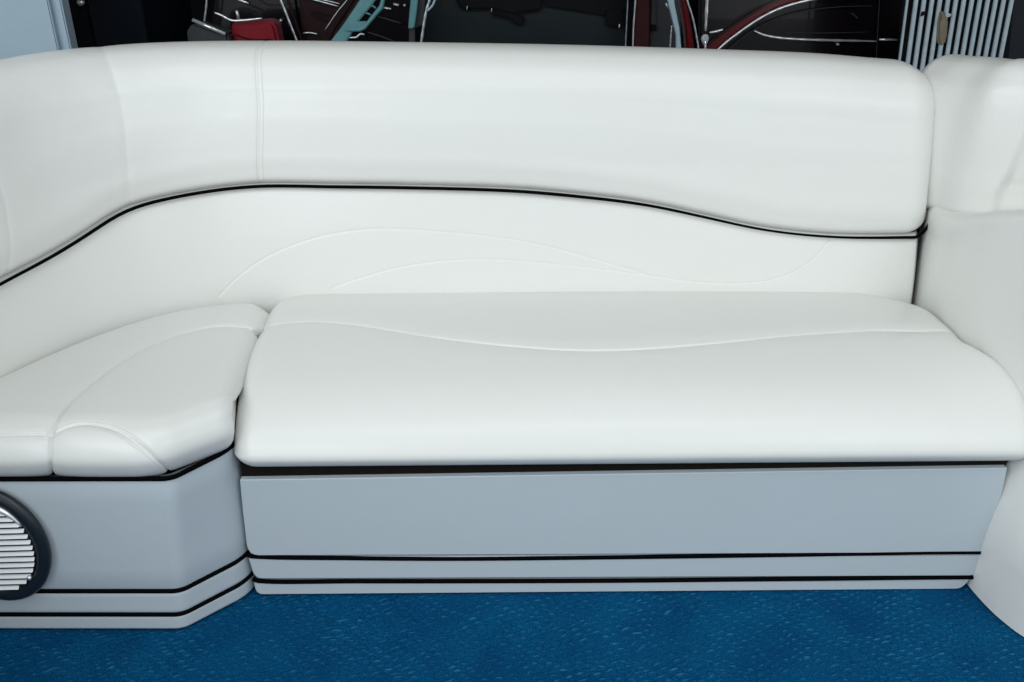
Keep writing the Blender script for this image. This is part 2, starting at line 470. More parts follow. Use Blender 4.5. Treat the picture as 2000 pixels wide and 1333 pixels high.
    # highlights on the loops painted in: paler blue where the tufts rise
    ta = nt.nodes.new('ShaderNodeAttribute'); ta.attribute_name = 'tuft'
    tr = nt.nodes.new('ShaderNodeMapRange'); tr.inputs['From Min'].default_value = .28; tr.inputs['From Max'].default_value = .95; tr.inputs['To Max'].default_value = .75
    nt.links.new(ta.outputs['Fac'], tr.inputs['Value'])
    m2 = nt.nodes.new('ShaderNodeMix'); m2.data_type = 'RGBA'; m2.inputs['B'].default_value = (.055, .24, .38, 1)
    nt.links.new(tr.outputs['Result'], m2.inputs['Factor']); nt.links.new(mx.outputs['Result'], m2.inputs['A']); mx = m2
    nt.links.new(mx.outputs['Result'], b.inputs['Base Color'])
    bp = nt.nodes.new('ShaderNodeBump'); bp.inputs['Strength'].default_value = 0.3; bp.inputs['Distance'].default_value = 0.002
    nt.links.new(n.outputs['Fac'], bp.inputs['Height']); nt.links.new(bp.outputs['Normal'], b.inputs['Normal'])
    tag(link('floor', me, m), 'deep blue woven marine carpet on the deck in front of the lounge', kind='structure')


carpet()
gr = box('ground', (-7, -6, -0.10), (7, 7, -0.04), M_CONC, bev=0); tag(gr, 'dark concrete shop floor', kind='structure')
rf = box('unseen_ceiling', (-4.6, -0.08, 2.7), (4.6, 5.15, 2.8), M_WALL, bev=0); tag(rf, 'unseen dark shop ceiling, front edge set to shade the bolster top', kind='structure')  # unseen; put in to block overhead light, front edge placed for that
for nm_, xa, xb in (('unseen_side_wall', -4.6, -4.5), ('unseen_side_wall', 4.5, 4.6)):  # unseen walls put in with the ceiling to close off light
    tag(box(nm_, (xa, 0.5, -.04), (xb, 5.0, 2.7), M_WALL, bev=0), 'dark unseen shop wall at the side, added to block light', kind='structure')
bw = box('back_wall', (-7, 5.0, -0.04), (7, 5.15, 3.2), M_WALL, bev=0); tag(bw, 'dark unlit shop wall', kind='structure')

# ================================================================== LOUNGE: SEAT BASE (middle)
def YB(x): return 0.0145 * (x + 0.53)          # the front of the base stands a little askew to the camera
def base_pt(px, py):
    Y = 0.0
    for _ in range(4): Pt = PY(px, py, Y); Y = YB(Pt[0])
    return Pt


def rounded(pts, rad, n=5):
    """polygon with chosen corners rounded: pts [(px,py,r)]"""
    out = []; k = len(pts)
    for i in range(k):
        p = np.array(pts[i][:2], float); r = pts[i][2]
        if r <= 0: out.append(p); continue
        a = np.array(pts[i - 1][:2], float) - p; b = np.array(pts[(i + 1) % k][:2], float) - p
        a /= np.linalg.norm(a); b /= np.linalg.norm(b)
        for t in np.linspace(0, 1, n): out.append((1 - t) ** 2 * (p + a * r) + 2 * t * (1 - t) * p + t * t * (p + b * r))
    return out


sb = thing('lounge_bench', (0.2, 0.1, 0), 'long grey vinyl lounge base with black beading, under the wide middle seat cushion', 'bench')
TH = np.array([0, 0.022, 0])
for nm, poly in (('upper_panel', [(468, 938, 2), (1968, 915, 2), (1950, 1000, 0), (1930, 1080, 14), (484, 1086, 22), (474, 1000, 0)]),
                 ('middle_panel', [(484, 1090, 0), (1926, 1083, 0), (1908, 1126, 14), (497, 1132, 16)]),
                 ('bottom_panel', [(495, 1138, 0), (1896, 1133, 0), (1878, 1152, 12), (500, 1163, 14)])):
    prism(nm, [base_pt(*q) for q in rounded(poly, 0)], TH, M_PANEL, sb, 0.003, 3)
for pts in ([(481, 1085), (492, 1088), (700, 1092), (900, 1093), (1200, 1090), (1500, 1086), (1800, 1081), (1926, 1080)],
            [(493, 1132), (504, 1136), (700, 1137), (900, 1137), (1200, 1136), (1500, 1133), (1800, 1130), (1904, 1129)]):
    p = catmull([base_pt(*q) for q in pts], 8); tube('bead', p + [0, 0.002, 0], 0.0045, M_BEAD, sb)
gapb = prism('gap_shade_band', [base_pt(466, 900) + [0, .012, 0], base_pt(1990, 880) + [0, .012, 0], base_pt(1966, 925) + [0, .012, 0], base_pt(470, 948) + [0, .012, 0]], np.array([0, 0.02, 0]), M_GAP, sb, 0)  # dark strip standing in for the shade in the gap below the cushion
box('carcass', (-0.515, 0.06, 0.0), (0.905, 0.49, 0.325), M_BLACK, sb, 0)

# ================================================================== SEAT CUSHION (middle)
prof = Curve([(.555, .395), (.535, .440), (.500, .458), (.42, .462), (.31, .4645), (.225, .4625), (.150, .4535), (.090, .437), (.042, .4135), (.005, .3865), (-.017, .360), (-.024, .342), (-.015, .325), (.004, .3115), (.04, .310)])
def seat_S(D):
    a = (D[:, 0] - SEAT_E) / SEAT_W; t = D[:, 1]
    q = prof.at(t); tn = prof.tan(t); n = np.stack([tn[:, 1], -tn[:, 0]], -1)
    n = np.where((n[:, 1:2] < 0) & (q[:, 0:1] > .1) & (q[:, 1:2] > .43), -n, n)
    Y, Z = q[:, 0], q[:, 1]
    xl = np.interp(Y, [-.05, .05, .2, .35, .45, .6], [-.523, -.530, -.541, -.549, -.554, -.560])
    xr = np.interp(Y, [-.05, .0, .06, .10, .14, .17, .205, .25, .31, .6], [.988, .990, .992, .991, .987, .980, .968, .957, .948, .943])
    pp = D[:, 0] - SEAT_E; pq = SEAT_W - pp
    dl, drl = endmap(pp, np.full(len(pp), .045)); dr, drr = endmap(pq, np.full(len(pp), .035)); c1_, c2_ = .57 * .045, .57 * .035
    fx = np.where(pp < pq, np.maximum(dl, 0), SEAT_W - c1_ - c2_ - np.maximum(dr, 0)) / (SEAT_W - c1_ - c2_)
    fx = np.where(pp < pq, np.where(pp < 0, 0, dl), SEAT_W - c1_ - c2_ - np.where(pq < 0, 0, dr)) / (SEAT_W - c1_ - c2_)
    x = xl + fx * (xr - xl); dl, dr = x - xl, xr - x
    dr_ = np.where(pp < pq, np.where(pp < 0, .045, drl), np.where(pq < 0, .035, drr))
    Y = Y + n[:, 0] * -dr_; Z = Z - n[:, 1] * dr_
    # plan corners at the back
    dl, dr = np.maximum(dl, 0), np.maximum(dr, 0)
    cl = np.clip(1 - dl / .13, 0, 1); cr = np.clip(1 - dr / .20, 0, 1)
    yb = .5 - .085 * (1 - np.sqrt(1 - cl ** 2)) - .17 * (1 - np.sqrt(1 - cr ** 2))
    k = np.clip((Y - .15) / .35, 0, None)
    Y = np.where(Y > .15, .15 + k * (yb - .15), Y) + YB(x) * np.clip(1 - Y / .3, 0, 1)
    kc = np.clip(-np.minimum(a, 1 - a) * SEAT_W, 0, None) / SEAT_E * .97
    Y = Y + (.22 - Y) * kc; Z = Z + (.40 - Z) * kc
    Z = Z + 0.0035 * np.sin(x * 3.1 + .4) * np.clip((Z - .33) / .1, 0, 1)
    return np.stack([x, Y, Z], -1)
SEAT_W = 1.49; SEAT_E = .075
tn0 = prof.tan(np.array([prof.L * .4]))[0]
sc_ = thing('seat_cushion', (0.2, 0.2, 0.33), 'wide plump white vinyl seat cushion with a wavy seam, on the middle of the lounge', 'seat cushion')
seat = Cushion(seat_S, SEAT_W + 2 * SEAT_E, prof.L)
S1 = seat.seam([(505, 640), (530, 632), (570, 626), (622, 624), (700, 631), (850, 655), (1000, 672), (1120, 680), (1230, 679), (1380, 668), (1550, 651), (1690, 642), (1800, 643), (1870, 650), (1900, 655)], 0.0022, 0.0026, 0.0062)
seat.build([('rear_panel', (1100, 620)), ('front_panel', (1100, 780))], M_VINYL, sc_)

# ================================================================== CORNER BASE AND CUSHION (left)
def path_pts(pix, z): return np.array([PZ(px, py, z)[:2] for px, py in pix])
def bent(a, c, e, f, r1=.018, r2=.035):
    """straight run a-c, bend at c, run to e, turn back to f; same count of points every time"""
    a, c, e, f = (np.asarray(q, float) for q in (a, c, e, f))
    def fil(p, q, o, r, n):
        u, v = (q - p) / np.linalg.norm(q - p), (o - p) / np.linalg.norm(o - p); t = np.linspace(0, 1, n)[:, None]
        return (1 - t) ** 2 * (p + u * r) + 2 * t * (1 - t) * p + t * t * (p + v * r)
    A, B = fil(c, a, e, r1, 9), fil(e, c, f, r2, 11)
    L = lambda p, q, n: p + (q - p) * np.linspace(0, 1, n, endpoint=False)[:, None]
    return np.vstack([L(a, A[0], 40), A, L(A[-1], B[0], 30)[1:], B, L(B[-1], f, 10)[1:], f[None]])
c1, e1 = path_pts([(334, 935), (452, 876)], .353); c0, e0 = path_pts([(358, 1230), (492, 1160)], 0.0)
TP = bent((-1.25, c1[1] - .002), c1, e1, e1 + [.012, .14]); LP = bent((-1.25, c0[1] + .001), c0, e0, e0 + [.012, .14])
def wall_at(z, off=0.0):
    k = np.clip(z / .353, 0, 1); p = LP * (1 - k) + TP * k
    t = np.gradient(p, axis=0); t /= np.linalg.norm(t, axis=1, keepdims=True)
    nrm = np.stack([t[:, 1], -t[:, 0]], -1)
    return np.column_stack([p + nrm * off, np.full(len(p), z)])


def band(name, z0, z1, m, parent, th=0.02, rnd=0.004):
    """upright strip following the corner, edges rolled, with real thickness"""
    ring = [(z0 + rnd, 0.0)] if False else []
    pr = [(z0, -th), (z0, -rnd), (z0 + rnd * .3, -rnd * .3), (z0 + rnd, 0)]
    pr += [(z0 + (z1 - z0) * f, 0.0) for f in (.2, .4, .6, .8)] + [(z1 - rnd, 0), (z1 - rnd * .3, -rnd * .3), (z1, -rnd), (z1, -th)]
    rows = [wall_at(z, o) for z, o in pr]; n = len(rows[0]); k = len(rows)
    V = np.vstack(rows); F = []
    for i in range(k):
        for j in range(n - 1): F.append((i * n + j, i * n + j + 1, ((i + 1) % k) * n + j + 1, ((i + 1) % k) * n + j))
    F.append(tuple(i * n for i in range(k))); F.append(tuple(i * n + n - 1 for i in range(k))[::-1])
    o = from_np(name, V, F, m, parent)
    bm = bmesh.new(); bm.from_mesh(o.data); bmesh.ops.recalc_face_normals(bm, faces=bm.faces[:]); bm.to_mesh(o.data); bm.free()
    return o


cb = thing('corner_bench', (-.8, 0.05, 0), 'grey vinyl corner base with angled front, black beading and a round speaker, at the left', 'bench')
band('upper_panel', .099, .349, M_PANEL, cb)
band('middle_panel', .041, .090, M_PANEL, cb)
band('bottom_panel', .0, .032, M_PANEL, cb)
tube('bead', wall_at(.0945, -.002)[2:], .0045, M_BEAD, cb)
tube('bead', wall_at(.0365, -.002)[2:], .0045, M_BEAD, cb)
tube('piping', wall_at(.3525, .0)[2:-9], .0046, M_BEAD, cb)
prism('carcass', [np.array([*q, 0.0]) for q in ((-1.25, -.06), (-.68, -.06), (-.56, .03), (-.56, .44), (-.72, .42), (-.88, .26), (-.96, .05))], np.array([0, 0, .345]), M_BLACK, cb, 0)

Bk = Curve([(-1.22, -.12), (-1.10, -.05), (-1.02, .02), (-.976, .10), (-.935, .19), (-.880, .295), (-.815, .385), (-.745, .440), (-.66, .470), (-.598, .480)])
Ft = Curve(np.array([(-1.22, -.105), (-1.0, -.105), (-.84, -.105), (-.70, -.106), (-.645, -.104), (-.612, -.094), (-.575, -.062), (-.540, -.031), (-.511, -.007)]))
cn = catmull([(0, 0, -.06, .415), (.025, .005, -.06, .438), (.055, .05, -.06, .4535), (.11, .16, -.06, .458), (.24, .50, -.06, .4595), (.38, .88, -.06, .457), (.43, 1.0, -.055, .4545), (.455, 1, -.038, .450), (.475, 1, -.020, .4425), (.494, 1, -.005, .430), (.512, 1, .005, .414), (.530, 1, .009, .397), (.550, 1, .004, .378), (.566, 1, -.004, .363), (.580, 1, -.013, .3535)], 16)
def corner_0(D):
    u = np.clip((D[:, 0]) / COR_W, 0, 1); v = D[:, 1]
    B, F = Bk.at(u * Bk.L), Ft.at(u * Ft.L)
    ft = Ft.tan(u * Ft.L, .02); nf = np.stack([ft[:, 1], -ft[:, 0]], -1)
    q, off, z = (np.interp(v, cn[:, 0], cn[:, k]) for k in (1, 2, 3))
    P = B * (1 - q)[:, None] + (F - nf * .06) * q[:, None] + nf * (off + .06)[:, None]
    bump = sm((u - .5) / .5) * np.interp(v, [0, .04, .10, .2, .3, .38, .43, .475, .50, .58], [0, .016, .050, .042, .037, .035, .032, .015, .005, -0.003])
    return np.column_stack([P[:, 0] + bump, P[:, 1], z])
def corner_S(D):
    de, dre = endmap(np.maximum(COR_W - D[:, 0], 0), np.full(len(D), .046)); D = np.column_stack([np.where(D[:, 0] > COR_W, D[:, 0], COR_W - de), D[:, 1]])
    X = corner_0(D); D2 = np.column_stack([np.clip(D[:, 0], .01, COR_W - .002), D[:, 1]])
    e = 2e-3
    n = np.cross(corner_0(D2 + [e, 0]) - corner_0(D2 - [e, 0]), corner_0(D2 + [0, e]) - corner_0(D2 - [0, e]))
    n /= np.maximum(np.linalg.norm(n, axis=1, keepdims=True), 1e-9)
    u2 = np.clip(D[:, 0] / COR_W, 0, 1)
    core = np.column_stack([(Bk.at(u2 * Bk.L) + Ft.at(u2 * Ft.L)) / 2, np.full(len(D), .40)])
    n *= np.where(np.einsum('ij,ij->i', n, X - core) < 0, -1, 1)[:, None]
    X = X - n * (np.where(D[:, 0] > COR_W, .046, dre) * .74 * np.interp(D[:, 1], [0, .36, .47, .58], [1, 1, .45, .3]))[:, None]
    kc = np.clip((D[:, 0] - COR_W) / .07, 0, 1)[:, None] * .97
    return X + (np.array([-.565, .22, .40]) - X) * kc
COR_W, COR_H = 1.0, .58
cc = thing('corner_cushion', (-.8, 0.1, .353), 'smaller white vinyl corner seat cushion with a fin shaped seam, at the left end', 'seat cushion')
cor = Cushion(corner_S, COR_W + .07, COR_H, .007)
K1 = cor.seam([(494, 640), (472, 634), (430, 632), (380, 640), (320, 659), (255, 692), (190, 737), (140, 780), (112, 814), (97, 845), (93, 872), (95, 900), (103, 936)], .0045, .0036, .006, .0)
K2 = cor.seam([(97, 845), (125, 832), (165, 826), (205, 832), (245, 850), (285, 882), (312, 908), (334, 934)], .0032, .0032, .003, .0007, ends=(K1, True))
k3 = cor.inv([(20, 849.5), (50, 848), (80, 846)])
K3 = cor.seam(np.vstack([[0.0, k3[0][1]], [k3[0][0] * .5, k3[0][1]], k3]), .003, .003, .003, .0006, ends=(None, K1), domain=True)
cor.build([('top_panel', (300, 630)), ('side_panel', (380, 760)), ('nose_panel', (200, 890)), ('front_panel', (40, 900))], M_VINYL, cc)

cor.thread(1, cc)
# speaker in the corner base
spc = np.array(PY(-10, 1062, -.105)); SR = .100; SV = 1.28
spk = from_bm('speaker', (lambda: (lambda bm: bm)(bmesh.new()))(), M_BLACKP, cb)
def lathe(bm, profile, n=56):
    rows = []
    for r, y in profile: rows.append([bm.verts.new((spc[0] + r * math.cos(2 * math.pi * j / n), spc[1] + y, spc[2] + SV * r * math.sin(2 * math.pi * j / n))) for j in range(n)])
    for a, b in zip(rows, rows[1:]):
        for j in range(n): bm.faces.new((a[j], a[(j + 1) % n], b[(j + 1) % n], b[j]))
    return rows
bm = bmesh.new()
rows = lathe(bm, [(SR, .0), (SR + .001, -.007), (SR - .003, -.012), (SR - .010, -.015), (SR - .018, -.014), (SR - .023, -.010), (SR - .024, -.003), (SR - .024, .000)])
bm.faces.new(rows[-1]); bmesh.ops.recalc_face_normals(bm, faces=bm.faces[:])
bm.to_mesh(spk.data); bm.free(); spk.data.polygons.foreach_set('use_smooth', [True] * len(spk.data.polygons))
arc = [spc + [(SR - .0235) * math.cos(a), -.0125, SV * (SR - .0235) * math.sin(a)] for a in np.linspace(R(30), R(150), 30)]
tube('chrome_rim', arc, np.interp(np.arange(30), [0, 8, 22, 29], [.002, .0068, .0068, .002]), M_CHROME, spk)
for i in range(15):
    dz = .0705 - i * .01005; hw = math.sqrt(max((SR - .0242) ** 2 - dz * dz, 1e-5))
    z = spc[2] + SV * dz; y = spc[1] - .0105
    tl = -.012
    prism('slat', [np.array([spc[0] - hw, y, z + hw * tl]), np.array([spc[0] + hw, y, z + hw * .055]),
                   np.array([spc[0] + hw, y - .0045, z + hw * .055 - .0050]), np.array([spc[0] - hw, y - .0045, z + hw * tl - .0050])],
          np.array([0, -.0022, -.0008]), M_SLAT, spk, .0006, 1)
tube('screw', [spc + [.055, -.012, -.066], spc + [.055, -.019, -.066]], .004, M_CHROME, spk)

# ================================================================== BACKREST (lower cushion and upper bolster)
Q = Curve([(-1.10, -.90), (-1.06, -.35), (-1.035, -.10), (-1.000, .06), (-.955, .20), (-.890, .33), (-.795, .435), (-.690, .487), (-.57, .505), (-.40, .508), (0, .510), (.40, .510), (.75, .508), (.96, .506)])
def QN(s):
    t = Q.tan(s, .05); return np.stack([-t[:, 1], t[:, 0]], -1)      # points to the back, away from the seat
def lean(z): return np.interp(z, [.34, .46, .60, .75, 1.05], [-.024, .0, .028, .060, .105])
SG = np.linspace(0, Q.L, 260)
CUT = [(-260, 715), (0, 562), (120, 497), (190, 452), (245, 416), (300, 398), (400, 378), (500, 367), (650, 368), (800, 370), (1000, 376), (1120, 386), (1260, 403), (1380, 428), (1480, 450), (1560, 461), (1640, 467), (1720, 468), (1790, 467), (2000, 467)]
TOP = [(-300, 180), (0, 118), (80, 103), (180, 92), (300, 84), (500, 80), (800, 83), (1100, 88), (1400, 97), (1600, 105), (1720, 115), (1900, 124)]
def solve_z(pix, off, zlo, zhi, silhouette=0.0):
    qx = Q.at(SG); n = QN(SG); out = []
    lo = np.full(len(SG), zlo); hi = np.full(len(SG), zhi)
    for _ in range(40):
        z = (lo + hi) / 2; p = qx + n * (off + lean(z))[:, None]
        pp = proj(np.column_stack([p, z])); want = line(pp[:, 0], pix)
        up = pp[:, 1] > want; lo = np.where(up, z, lo); hi = np.where(up, hi, z)
    return (lo + hi) / 2
ZB = solve_z(CUT, -.022, .45, .95); ZT = solve_z(TOP, .075, .80, 1.2)
front_of = Q.at(SG)[:, 1] < -.05
for A in (ZB, ZT): A[front_of] = A[~front_of][0]
kk = np.hanning(13); kk /= kk.sum()
ZB = np.convolve(np.pad(ZB, 6, mode='edge'), kk, 'valid'); ZT = np.convolve(np.pad(ZT, 6, mode='edge'), kk, 'valid')
zb = lambda s: np.interp(s, SG, ZB); zt = lambda s: np.interp(s, SG, ZT)
S_END = Q.L - .012
# where the bolster ends on the right
sp_ = Q.at(SG); S_BOL = SG[np.argmin(np.abs(sp_[:, 0] - .949))] + 0.0

bprof = Curve([(.085, .0, -.0), (.04, .002, 0), (.012, .0, .002), (-.010, .0, .012), (-.022, .0, .040), (-.030, .25, .02), (-.033, .5, 0), (-.030, .72, 0), (-.020, .88, -.0), (-.004, 1, -.050), (.018, 1, -.020), (.050, 1, -.002), (.085, 1, -.002), (.115, 1, -.018), (.130, 1, -.06), (.135, .6, 0), (.13, .1, 0)])
# in the bolster profile: offset n, fraction of height, absolute height shift
BH = .78
pu = bprof.c / bprof.L
bt = np.linspace(0, 1, 200)
def bol_S(D):
    t = D[:, 1] / BH
    d, dr = endmap(S_BOL + .04 - D[:, 0], np.interp(t, [0, .2, .40, .6, 1], [.05, .055, .07, .095, .09])); s = S_BOL - d
    H = np.maximum(zt(s) - zb(s), .05)
    # arc-length-like sampling of the profile at nominal height .32
    q = bnom.at(t * bnom.L)[:, 2:]
    n, f, h = q[:, 0], q[:, 1], q[:, 2]
    z = zb(s) + f * H + h
    tn = bnom.tan(t * bnom.L, .006); nn = np.stack([-tn[:, 1], tn[:, 0]], -1)[:, :2]
    
    nn /= np.maximum(np.linalg.norm(nn, axis=1, keepdims=True), 1e-9)
    P = Q.at(s) + QN(s) * (lean(z) + n - nn[:, 0] * dr)[:, None]
    return np.column_stack([P, z - nn[:, 1] * dr])
b5 = catmull([(n, .3 * f + h, n, f, h) for n, f, h in [(.085, .0, -.0), (.04, .0, .001), (.012, .0, .002), (-.010, .0, .012), (-.022, .0, .040), (-.030, .30, .0), (-.033, .5, 0), (-.032, .55, 0), (-.029, .68, -.0), (-.021, 1, -.062), (-.006, 1, -.032), (.018, 1, -.011), (.046, 1, -.002), (.078, 1, 0), (.108, 1, -.007), (.130, 1, -.030), (.138, 1, -.07), (.135, .6, 0), (.13, .1, 0)]], 24)
class BN(Curve):
    def __init__(s, p):
        s.p = p; d = np.linalg.norm(np.diff(p[:, :2], axis=0), axis=1); s.c = np.concatenate([[0], np.cumsum(d)]); s.L = s.c[-1]
bnom = BN(b5); BH = bnom.L

bo = thing('backrest_bolster', (0, .56, .62), 'long white vinyl upper bolster curving round the left corner, along the top of the backrest', 'bolster')
bol = Cushion(bol_S, S_BOL + .04, BH, .010)
tseam = np.linspace(0, BH, 9)
def vseam(pix, **k):
    d = bol.inv(pix); sx = np.interp(tseam, np.sort(d[:, 1]), d[np.argsort(d[:, 1]), 0])
    return bol.seam(np.stack([sx, tseam], -1), domain=True, **k)
vseam([(507, 340), (508, 270), (509, 200), (507, 130), (504, 95)], depth=.0010, w=.0020, puff=.0005, stitch=.0005, off=.0065)
vseam([(250, 380), (248, 300), (240, 220), (225, 150), (205, 110)], depth=.0005, w=.009, puff=.0016)
vseam([(15, 530), (20, 490), (17, 450), (13, 410)], depth=.0008, w=.006, puff=.001)
bol.build([('main_panel', (1100, 230)), ('shoulder_panel', (380, 230)), ('corner_panel', (130, 250)), ('end_panel', (3, 500))], M_VINYL, bo)
bol.thread(0, bo)
# black welt under the bolster
sw = np.linspace(Q.L * .08, S_BOL - .062, 160)
wt = np.column_stack([Q.at(sw) + QN(sw) * (lean(zb(sw)) - .012)[:, None], zb(sw) + .0002])
wt = np.vstack([wt, [PY(1788, 464, wt[-1][1] + .003)], [PY(1802, 456, wt[-1][1] + .008)], [PY(1813, 441, wt[-1][1] + .014)], [PY(1822, 420, wt[-1][1] + .022)]])
wr = np.interp(proj(wt)[:, 0], [0, 250, 500, 1100, 1350, 1500, 1640, 1790, 1815, 1830], [.0032, .0038, .0040, .0040, .0032, .0028, .0030, .0038, .0032, .0012])
tube('piping', wt, wr, M_BEAD, bo)

LH = .36
def low_S(D):
    s = D[:, 0]; t = D[:, 1] / LH
    z0 = .345; z1 = zb(s) + .004
    z = z0 + (z1 - z0) * t
    top = fade(z1 - z, np.full(len(z), .022)) * .55
    bulge = -.010 * np.sin(np.clip(t, 0, 1) * math.pi)
    n = lean(z) + bulge + top
    d = np.clip(S_LOW - s, 0, None); n = n + fade(d, np.full(len(z), .014))
    return np.column_stack([Q.at(s) + QN(s) * n[:, None], z])
S_LOW = SG[np.argmin(np.abs(sp_[:, 0] - .9405))]
lb = thing('backrest_cushion', (0, .52, .405), 'white vinyl lower backrest cushion with two faint arching seams, behind the seats', 'backrest')
low = Cushion(low_S, S_LOW, LH, .010)
B1 = low.seam([(645, 564), (700, 545), (780, 523), (860, 511), (950, 507), (1090, 517), (1250, 536), (1350, 550), (1440, 554), (1510, 546), (1570, 520), (1600, 494), (1622, 466)], .0008, .0022, .0003, .0)
low.seam([(425, 582), (455, 550), (500, 515), (560, 484), (640, 459), (700, 450), (750, 447), (850, 452), (980, 465), (1080, 484), (1180, 512), (1262, 536)], .0009, .0022, .0004, .0, ends=(True, B1))
low.build([('outer_panel', (300, 520)), ('crescent_panel', (800, 490)), ('lower_panel', (1000, 545))], M_VINYL, lb)
# the frame the backrest is screwed to
sf = np.linspace(Q.L * .02, S_LOW + .018, 90)
fo = [np.column_stack([Q.at(sf) + QN(sf) * o, np.full(len(sf), z)]) for o, z in ((.075, .0), (.075, .62), (.10, .62), (.10, .0))]
nfr = len(sf); Vf = np.vstack(fo); Ff = [(i * nfr + j, i * nfr + j + 1, ((i + 1) % 4) * nfr + j + 1, ((i + 1) % 4) * nfr + j) for i in range(4) for j in range(nfr - 1)]
from_np('backing_panel', Vf, Ff, M_BLACK, lb)

# ================================================================== RIGHT ARM
Wt = Curve([(1.02, .66), (.958, .57), (.9445, .50), (.943, .42), (.944, .34), (.951, .26), (.972, .18), (1.000, .09), (1.05, .0), (1.14, -.09), (1.3, -.11)])
Wl = Curve([(1.02, .66), (.965, .57), (.946, .50), (.944, .38), (.943, .26), (.942, .14), (.943, .06), (.948, .00), (.962, -.065), (.992, -.125), (1.05, -.165), (1.16, -.19), (1.3, -.20)])
AH = 1.0
def arm_S(D):
    u = D[:, 0] / 1.2; t = D[:, 1] / AH
    zt_ = .655 + .10 * sm((u - .15) / .4)
    k = sm(np.clip((t * zt_ - .10) / .45, 0, 1)) * 1.0
    tt = np.clip(t / .80, 0, 1)
    a, b = Wl.at(u * Wl.L), Wt.at(u * Wt.L)
    tn = Wt.tan(u * Wt.L, .04); n = np.stack([-tn[:, 1], tn[:, 0]], -1) * -1
    z = np.where(t < .80, (zt_ - .025) * tt, zt_ - .025 + .025 * np.sin(np.clip((t - .8) / .12, 0, 1) * math.pi / 2))
    inn = np.where(t < .80, 0.0, .025 * (1 - np.cos(np.clip((t - .8) / .12, 0, 1) * math.pi / 2)) + np.clip((t - .92) / .08, 0, 1) * .16)
    k = sm(np.clip((z - .12) / .40, 0, 1))
    P = a * (1 - k)[:, None] + b * k[:, None] - n * inn[:, None]
    return np.column_stack([P, z])
ar = thing('armrest', (1.05, .2, 0), 'tall smooth white vinyl armrest wall curving down to the carpet, at the right edge', 'armrest')
arm = Cushion(arm_S, 1.2, AH, .012)
arm.build([('arm_panel', (1900, 560))], M_VINYL, ar)

Ws = Curve([(.912, .70), (.929, .64), (.946, .588), (.969, .540), (.992, .475), (1.05, .435), (1.13, .39), (1.22, .34)])
RW = .50
r5 = BN(catmull([(n, .3 * f + h, n, f, h) for n, f, h in [(.06, .0, .0), (.03, .0, .001), (.010, .0, .004), (-.006, .0, .016), (-.012, .0, .05), (-.016, .35, .0), (-.015, .6, 0), (-.009, .78, -.0), (.006, 1, -.036), (.028, 1, -.012), (.06, 1, -.001), (.10, 1, -.004), (.14, 1, -.02), (.155, 1, -.06), (.155, .5, 0)]], 24))
def rb_S(D):
    u = D[:, 0] / RW; s = u * Ws.L; t = D[:, 1] / r5.L
    q = r5.at(t * r5.L)[:, 2:]; n, f, h = q[:, 0], q[:, 1], q[:, 2]
    z0 = .612 + .07 * u; z1 = .965 + .015 * sm(u / .6)
    z = z0 + f * (z1 - z0) + h
    tn = r5.tan(t * r5.L, .006); nn = np.stack([-tn[:, 1], tn[:, 0]], -1)[:, :2]; nn /= np.maximum(np.linalg.norm(nn, axis=1, keepdims=True), 1e-9)
    wt = Ws.tan(s, .03); wn = np.stack([-wt[:, 1], wt[:, 0]], -1)
    dr = fade(s, np.full(len(s), .05))
    # soft gathered folds low on the turn
    if FOLD is not None:
        ul = np.interp(f, FOLD[0], FOLD[1]); n = n + .024 * sm((u - ul + .02) / .05) * np.clip(1.1 - f * 1.1, 0, 1)
    P = Ws.at(s) + wn * (n - nn[:, 0] * dr)[:, None]
    return np.column_stack([P, z - nn[:, 1] * dr])
rbo = thing('side_bolster', (1.0, .5, .65), 'short white vinyl bolster with soft folds on top of the armrest at the upper right', 'bolster')
FOLD = None
rb = Cushion(rb_S, RW, r5.L, .006)
fr_ = np.where((rb.gd[:, 1] < r5.L * .55) & rb.front)[0]
fq = np.array([rb.gd[fr_[np.argmin(np.linalg.norm(rb.gpix[fr_] - np.array(p), axis=1))]] for p in ((1938, 412), (1950, 385), (1966, 345), (1984, 300), (1998, 268))])
ff = np.interp(fq[:, 1], r5.c, r5.p[:, 3]); FOLD = (np.array([0., 1.]), np.polyval(np.polyfit(ff, fq[:, 0] / RW, 1), [0., 1.]))
rb = Cushion(rb_S, RW, r5.L, .006)
rb.build([('bolster_cover', (1900, 260))], M_VINYL, rbo)

# ================================================================== BEHIND THE LOUNGE
def pl(pix, Y): return [PY(px, py, Y) for px, py in pix]
def slab(name, pix, Y, th, m, parent, bev=.003): return prism(name, pl(pix, Y), np.array([0, th, 0]), m, parent, bev)
def px_seed(n, q): return (q[0][0] * .37 + q[0][1]) % 6
def rod(name, pix, Y, r, m, parent=None, smooth=True):
    p = catmull(pl(pix, Y), 8) if smooth and len(pix) > 2 else np.array(pl(pix, Y)); r_ = np.full(len(p), r) * (1 - .45 * np.abs(np.linspace(-1, 1, len(p))) ** 4) * (1 + .12 * np.sin(np.arange(len(p)) * 1.7 + px_seed(name, pix))) if len(p) > 3 else r
    return tube(name, p, r_, m, parent)
def at(px, py, Y): p = PY(px, py, Y); return (p[0], p[1], -.04)
def column(name, x0, x1, Y, depth, z0, z1, m, parent, bev=.004):
    a, b = PY(x0, 60, Y)[0], PY(x1, 60, Y)[0]; return box(name, (a, Y, z0), (b, Y + depth, z1), m, parent, bev)


